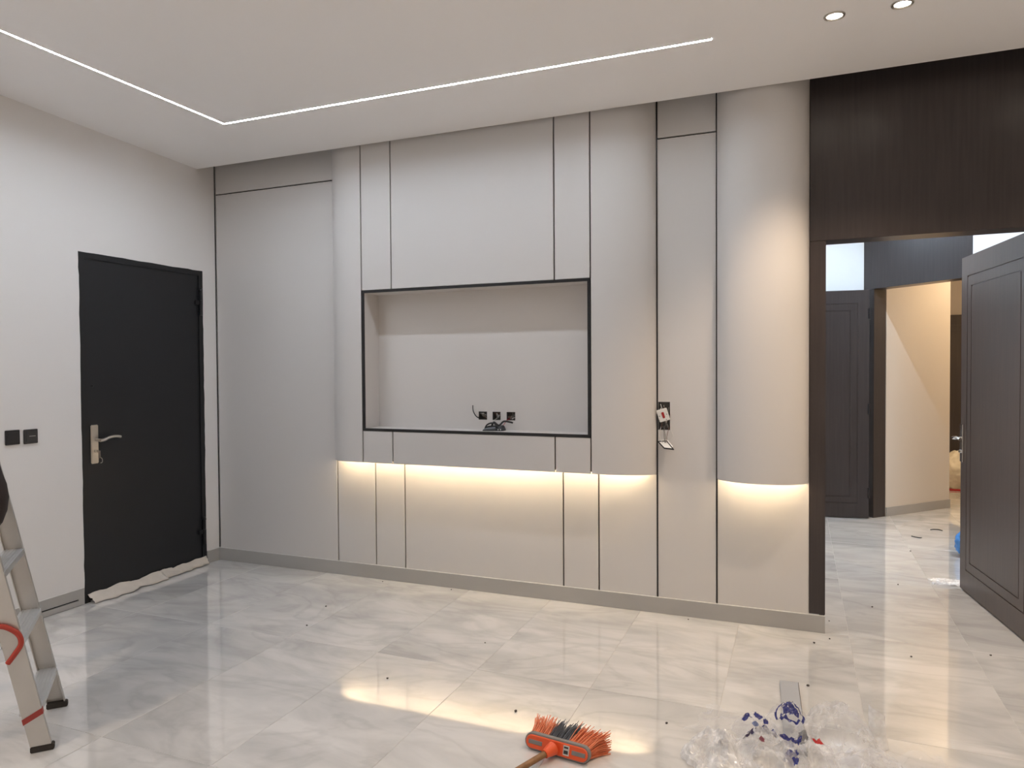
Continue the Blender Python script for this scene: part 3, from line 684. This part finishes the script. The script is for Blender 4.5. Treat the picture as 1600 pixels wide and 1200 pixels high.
slabx([(.030,.018),(.054,.018),(.054,.052),(.030,.052)],-.0168,-.0145).build('sticker','label_white',bf)
for zz_ in (.045,.032,.026): slabx([(.033,zz_-.003),(.05,zz_-.003),(.05,zz_+.003),(.033,zz_+.003)],-.0173,-.0165).build('sticker_print','print_black',bf)
hd=Vector((-.30,-.95,0)).normalized()
s0=Vector((-.008,-.012,.034))
MB().tube([s0,s0+hd*.022+Vector((0,0,-.002)),s0+hd*.040+Vector((0,0,-.004)),s0+hd*.046+Vector((0,0,-.005))],[.025,.021,.0165,.0155],16).build('socket','broom_orange',br,smooth=True)
MB().tube([s0+hd*.035+Vector((0,0,-.004)),s0+hd*.3+Vector((0,0,-.015)),s0+hd*1.22+Vector((0,0,-.022))],[.0115,.0115,.0115],12).build('handle','stick_wood',br,smooth=True)
rng=random.Random(5)
def bristles(xa,xb,m_,nm):
    mb=MB()
    for k in range(int((xb-xa)*4200)):
        x=rng.uniform(xa,xb); zz=rng.uniform(.012,.052)
        f=(x/L2); ln=rng.uniform(.100,.125)
        p0=Vector(tilt(x,.007,zz)); sp=.26*f+.10+.05*rng.gauss(0,1)
        d=Vector((sp,1,.22*(zz-.03)/.03+.06+.06*rng.gauss(0,1))).normalized()
        p1=p0+d*ln*.55; p2=p0+d*ln+Vector((.003*rng.gauss(0,1)+.012*f,0,-.005)); p2.z=max(p2.z,.003); p1.z=max(p1.z,.003)
        mb.tube([p0,p1,p2],[.0016,.0016,.0013],3,cap=False)
    o=mb.build(nm,m_,br); o['kind']='stuff'
bristles(-.122,-.046,'bristle_orange','bristles'); bristles(-.046,.034,'bristle_grey','bristles'); bristles(.034,.122,'bristle_orange','bristles')

# ------------------------------------------------------------------ heap of plastic wrapping
film('film_foam',.58,(.92,.92,.93))
film('film_print_a',.20,prints=((.0,-.015,.052,INK,True),))
film('film_print_b',.22,prints=((-.035,.012,.030,INK,False),(.012,.022,.026,INK,False),(-.012,-.03,.02,(.10,.13,.26),False),(.035,-.005,.016,INK,False)))
film('film_print_c',.34,prints=((-.065,.045,.050,INK,False),(-.01,.055,.036,INK,False),(.05,.03,.040,INK,False),(-.075,-.02,.035,(.03,.02,.07),False),(-.02,-.05,.016,(.20,.06,.08),False),(-.035,.02,.045,INK,False)))
film('film_print_d',.36,prints=((-.045,.02,.045,INK,False),(.045,.025,.038,RED,False),(.0,.06,.030,(.03,.03,.06),False),(-.06,-.05,.04,INK,False)))
film('film_clear',.23); film('film_thin',.12)
def crumple(name,label,loc,size,m_,seed,rz=0,crease=1.0):
    """crumpled film mound: irregular outline, folded ridges, edges resting on the floor"""
    nr,na=34,96; vs=[(0,0,0)]; 
    def hgt(x,y,r):
        p=Vector((x/size[0],y/size[1],seed)); h=0; a_=.42*crease; f=1.1
        for o_ in range(5):
            h+=a_*(1-2.4*abs(noise.noise(p*f+Vector((seed*2,o_*3.3,0))))); a_*=.56; f*=1.95
        return size[2]*max(0,(1-r**2.2)*(.62+h)+.10*(1-r))+.003+.004*(1+noise.noise(p*4))*(1 if r>.9 else 0)
    for i in range(1,nr+1):
        r=i/nr
        for k in range(na):
            a_=2*math.pi*k/na
            e=1+.22*noise.noise((math.cos(a_)*1.6+seed,math.sin(a_)*1.6,seed))+.10*noise.noise((math.cos(a_)*5+seed,math.sin(a_)*5,2))
            wob=.05*noise.noise((math.cos(a_)*r*6+seed,math.sin(a_)*r*6,7))
            x=size[0]*(r*e+wob)*math.cos(a_); y=size[1]*(r*e+wob)*math.sin(a_)
            vs.append((x,y,hgt(x,y,r)))
    vs[0]=(0,0,hgt(0,0,0))
    fs=[(0,1+k,1+(k+1)%na) for k in range(na)]+[(1+(i-1)*na+k,1+i*na+k,1+i*na+(k+1)%na,1+(i-1)*na+(k+1)%na) for i in range(1,nr) for k in range(na)]
    o=MB().add(vs,fs).build(name,m_); o.location=loc; o.rotation_euler=(0,0,rz)
    return tag(o,label,'plastic bag',group='heap of plastic wrapping')
def sheet(name,label,loc,size,m_,seed,rz=0,lift=.03,n=44):
    vs=[]
    for i in range(n+1):
        for j in range(n+1):
            u,v=i/n-.5,j/n-.5
            e=1+.25*noise.noise((u*3+seed,v*3,seed))
            h=0; a_=lift; f=3.0
            for o_ in range(4):
                h+=a_*max(0,.55-1.8*abs(noise.noise((u*f+seed*2,v*f+seed,o_)))); a_*=.55; f*=1.9
            vs.append((u*size[0]*e,v*size[1]*e,.002+h*1.5))
    k=n+1
    o=MB().add(vs,[(i*k+j,(i+1)*k+j,(i+1)*k+j+1,i*k+j+1) for i in range(n) for j in range(n)]).build(name,m_,smooth=False)
    o.location=loc; o.rotation_euler=(0,0,rz)
    return tag(o,label,'plastic sheet',group='heap of plastic wrapping')
bd=thing('grey_board','narrow grey laminate offcut lying under the plastic wrapping','board',(4.115,-1.06,.001),math.radians(3))
MB().box(-.040,.038,-.31,.31,0,.016).build('board_face','board_grey',bd,bevel=.001,seg=1)
MB().box(.038,.040,-.31,.31,0,.016).build('board_side','board_edge',bd)
crumple('plastic_bag','crumpled frosted plastic bag beside the broom end of the heap',(3.875,-1.50,0),(.145,.15,.075),'film_foam',2.3,rz=.4)
crumple('plastic_bag','crumpled clear bag with a ringed dark blue print over the grey board',(4.105,-1.205,.018),(.105,.12,.085),'film_print_a',5.1,rz=.1,crease=.6)
crumple('plastic_bag','small clear bag with a blue print, between frosted bag and grey board',(3.985,-1.27,0),(.095,.10,.075),'film_print_b',7.7,rz=.3,crease=.6)
crumple('plastic_bag','clear bag with large dark blue printed stripes at front of the heap',(4.045,-1.47,0),(.15,.16,.11),'film_print_c',9.2,rz=-.2,crease=.8)
crumple('plastic_bag','milky bag with blue and red print at front of the heap',(4.165,-1.47,0),(.13,.15,.105),'film_print_d',11.4,rz=.2,crease=.8)
crumple('plastic_bag','large clear crumpled bag on the doorway side of the heap',(4.28,-1.24,0),(.15,.17,.11),'film_clear',13.9,rz=.6)
crumple('plastic_bag','clear crumpled bag in the front corner of the heap nearest the doorway',(4.37,-1.47,0),(.17,.16,.075),'film_clear',17.2,rz=1.1)
sheet('plastic_sheet','thin clear film spread flat on the doorway side of the heap',(4.50,-1.42,0),(.34,.30),'film_thin',3.7,rz=.3,lift=.022)
sheet('plastic_sheet','thin clear film spread flat on the broom side of the heap',(3.90,-1.27,0),(.30,.26),'film_thin',8.1,rz=-.2,lift=.016)
# curled upright strip of film
vs=[]; n=26; mseg=10
for i in range(n+1):
    for j in range(mseg+1):
        u=i/n; v=j/mseg
        a_=-.9+1.8*u; rad=.036*(1-.15*v)
        vs.append((rad*math.sin(a_*1.3)+.012*(v**2)-.02*v,-rad*math.cos(a_*1.3)+.02*v,.003+.15*v*(1-.12*u*u)-.02*v*u))
k=mseg+1
o=MB().add(vs,[(i*k+j,(i+1)*k+j,(i+1)*k+j+1,i*k+j+1) for i in range(n) for j in range(mseg)]).build('plastic_strip','film_foam',smooth=True)
o.location=(4.425,-1.19,0); tag(o,'curled upright strip of milky film at the doorway side of the heap','plastic strip',group='heap of plastic wrapping')
o=MB().box(-.012,.012,-.16,.16,0,.011).box(-.003,.003,-.16,.16,.011,.013).build('wood_batten','cardboard',bevel=.001,seg=1); o.location=(3.755,-1.69,.001); o.rotation_euler=(0,0,math.radians(-58))
tag(o,'short brown wooden batten under the frosted plastic bag','batten')
r=thing('wall_plug','small black and white fixing plug on the frosted bag','plug',(3.855,-1.385,.0)); 
MB().tube([(0,-.01,.006),(.004,.0,.007)],.005,8).build('plug_end','plastic_black',r); MB().tube([(.004,.0,.007),(.007,.007,.0075)],.0042,8).build('plug_middle','plastic_white',r); MB().tube([(.007,.007,.0075),(.010,.016,.008)],.005,8).build('plug_end','plastic_black',r)

# ------------------------------------------------------------------ hall floor clutter
def sack(name,label,loc,size,m_,seed):
    bm=bmesh.new(); bmesh.ops.create_icosphere(bm,subdivisions=5,radius=1)
    for v in bm.verts:
        p=v.co.copy(); s_=Vector((seed,seed*2,seed*.5))
        d=.16*noise.noise(p*1.6+s_)+.10*(1-2*abs(noise.noise(p*3.5+s_)))+.05*(1-2*abs(noise.noise(p*8+s_)))
        q=p*(1+d)
        v.co=(q.x*size[0],q.y*size[1],max(0.002,(q.z+.8)*size[2]))
    for f in bm.faces: f.smooth=True
    me=bpy.data.meshes.new(name); bm.to_mesh(me); bm.free(); me.materials.append(M[m_])
    o=bpy.data.objects.new(name,me); C.objects.link(o); o.location=loc
    return o
tag(sack('rubbish_sack','',(5.95,5.60,0),(.24,.2,.235),'sack_white',3.3),'cream white sack slumped before the far dark door','sack')
o=MB().box(5.72,6.2,5.34,5.38,.0,.02).build('timber_batten','plastic_red',bevel=.003); tag(o,'thin red batten on the floor before the cream sack','batten')
tag(sack('rubbish_bag','',(5.405,2.07,0),(.145,.13,.125),'sack_blue',8.8),'blue plastic bag behind the open brown door','bag')
for pts,lb in (([(5.03,2.66,.003),(5.055,2.635,.003),(5.085,2.615,.004),(5.10,2.63,.003)],'short dark wire offcut on the hall floor, nearer the doorway'),
               ([(5.22,2.985,.003),(5.245,3.01,.004),(5.285,3.015,.004),(5.31,2.985,.003)],'short dark wire offcut on the hall floor, nearer the corridor')):
    o=MB().tube(fcurve(pts,6),.004,6).build('wire_offcut','plastic_black',smooth=True); tag(o,lb,'wire')
sheet('plastic_sheet','scrap of clear film on the hall floor at the open door',(5.06,1.25,0),(.20,.13),'film_foam',21.0,rz=.3,lift=.012,n=24)

# crumbs of debris scattered on the tiles
bmk=bmesh.new(); bmesh.ops.create_icosphere(bmk,subdivisions=2,radius=1)
for v in bmk.verts: v.co*=1+.35*noise.noise(v.co*1.7)
cm=bpy.data.meshes.new('debris_crumb'); bmk.to_mesh(cm); bmk.free(); cm.materials.append(M['crumb_dark'])
for x,y,s_,where in ((4.214,-.18,.009,'just in front of the skirting end at the doorway'),(4.292,-.09,.007,'at the corner of the doorway threshold'),(4.178,-.735,.010,'at the top corner of the grey board'),(4.66,-.20,.008,'in front of the doorway middle'),
        (4.30,.20,.006,'inside the doorway beside the dark jamb'),(5.03,-.04,.008,'in front of the open brown door'),(3.03,-1.44,.010,'just behind the orange broom'),(1.50,-.06,.006,'at the skirting under the rounded panel end'),(2.02,-.05,.006,'at the skirting below the television niche'),
        (1.45,-.62,.008,'farthest of two between black door and broom'),(1.55,-.93,.008,'nearer of two between black door and broom'),(2.35,-1.36,.008,'in the bright strip light reflection'),(3.55,-.06,.006,'at the skirting under the flat panel'),(3.64,-1.31,.008,'between broom and plastic heap'),
        (2.60,-.80,.006,'in the open floor before the niche'),(4.75,1.1,.008,'on the hall floor halfway to the open door edge'),(4.95,2.1,.008,'on the hall floor nearest the wire offcuts'),(4.55,.55,.008,'on the hall floor just past the doorway')):
    o=bpy.data.objects.new('debris_crumb',cm); C.objects.link(o); o.location=(x,y,s_*.45); s_*=.72; o.scale=(s_,s_*.8,s_*.6); o.rotation_euler=(0,0,x*40)
    tag(o,'tiny dark crumb '+where,'crumb',group='debris crumbs on the floor')
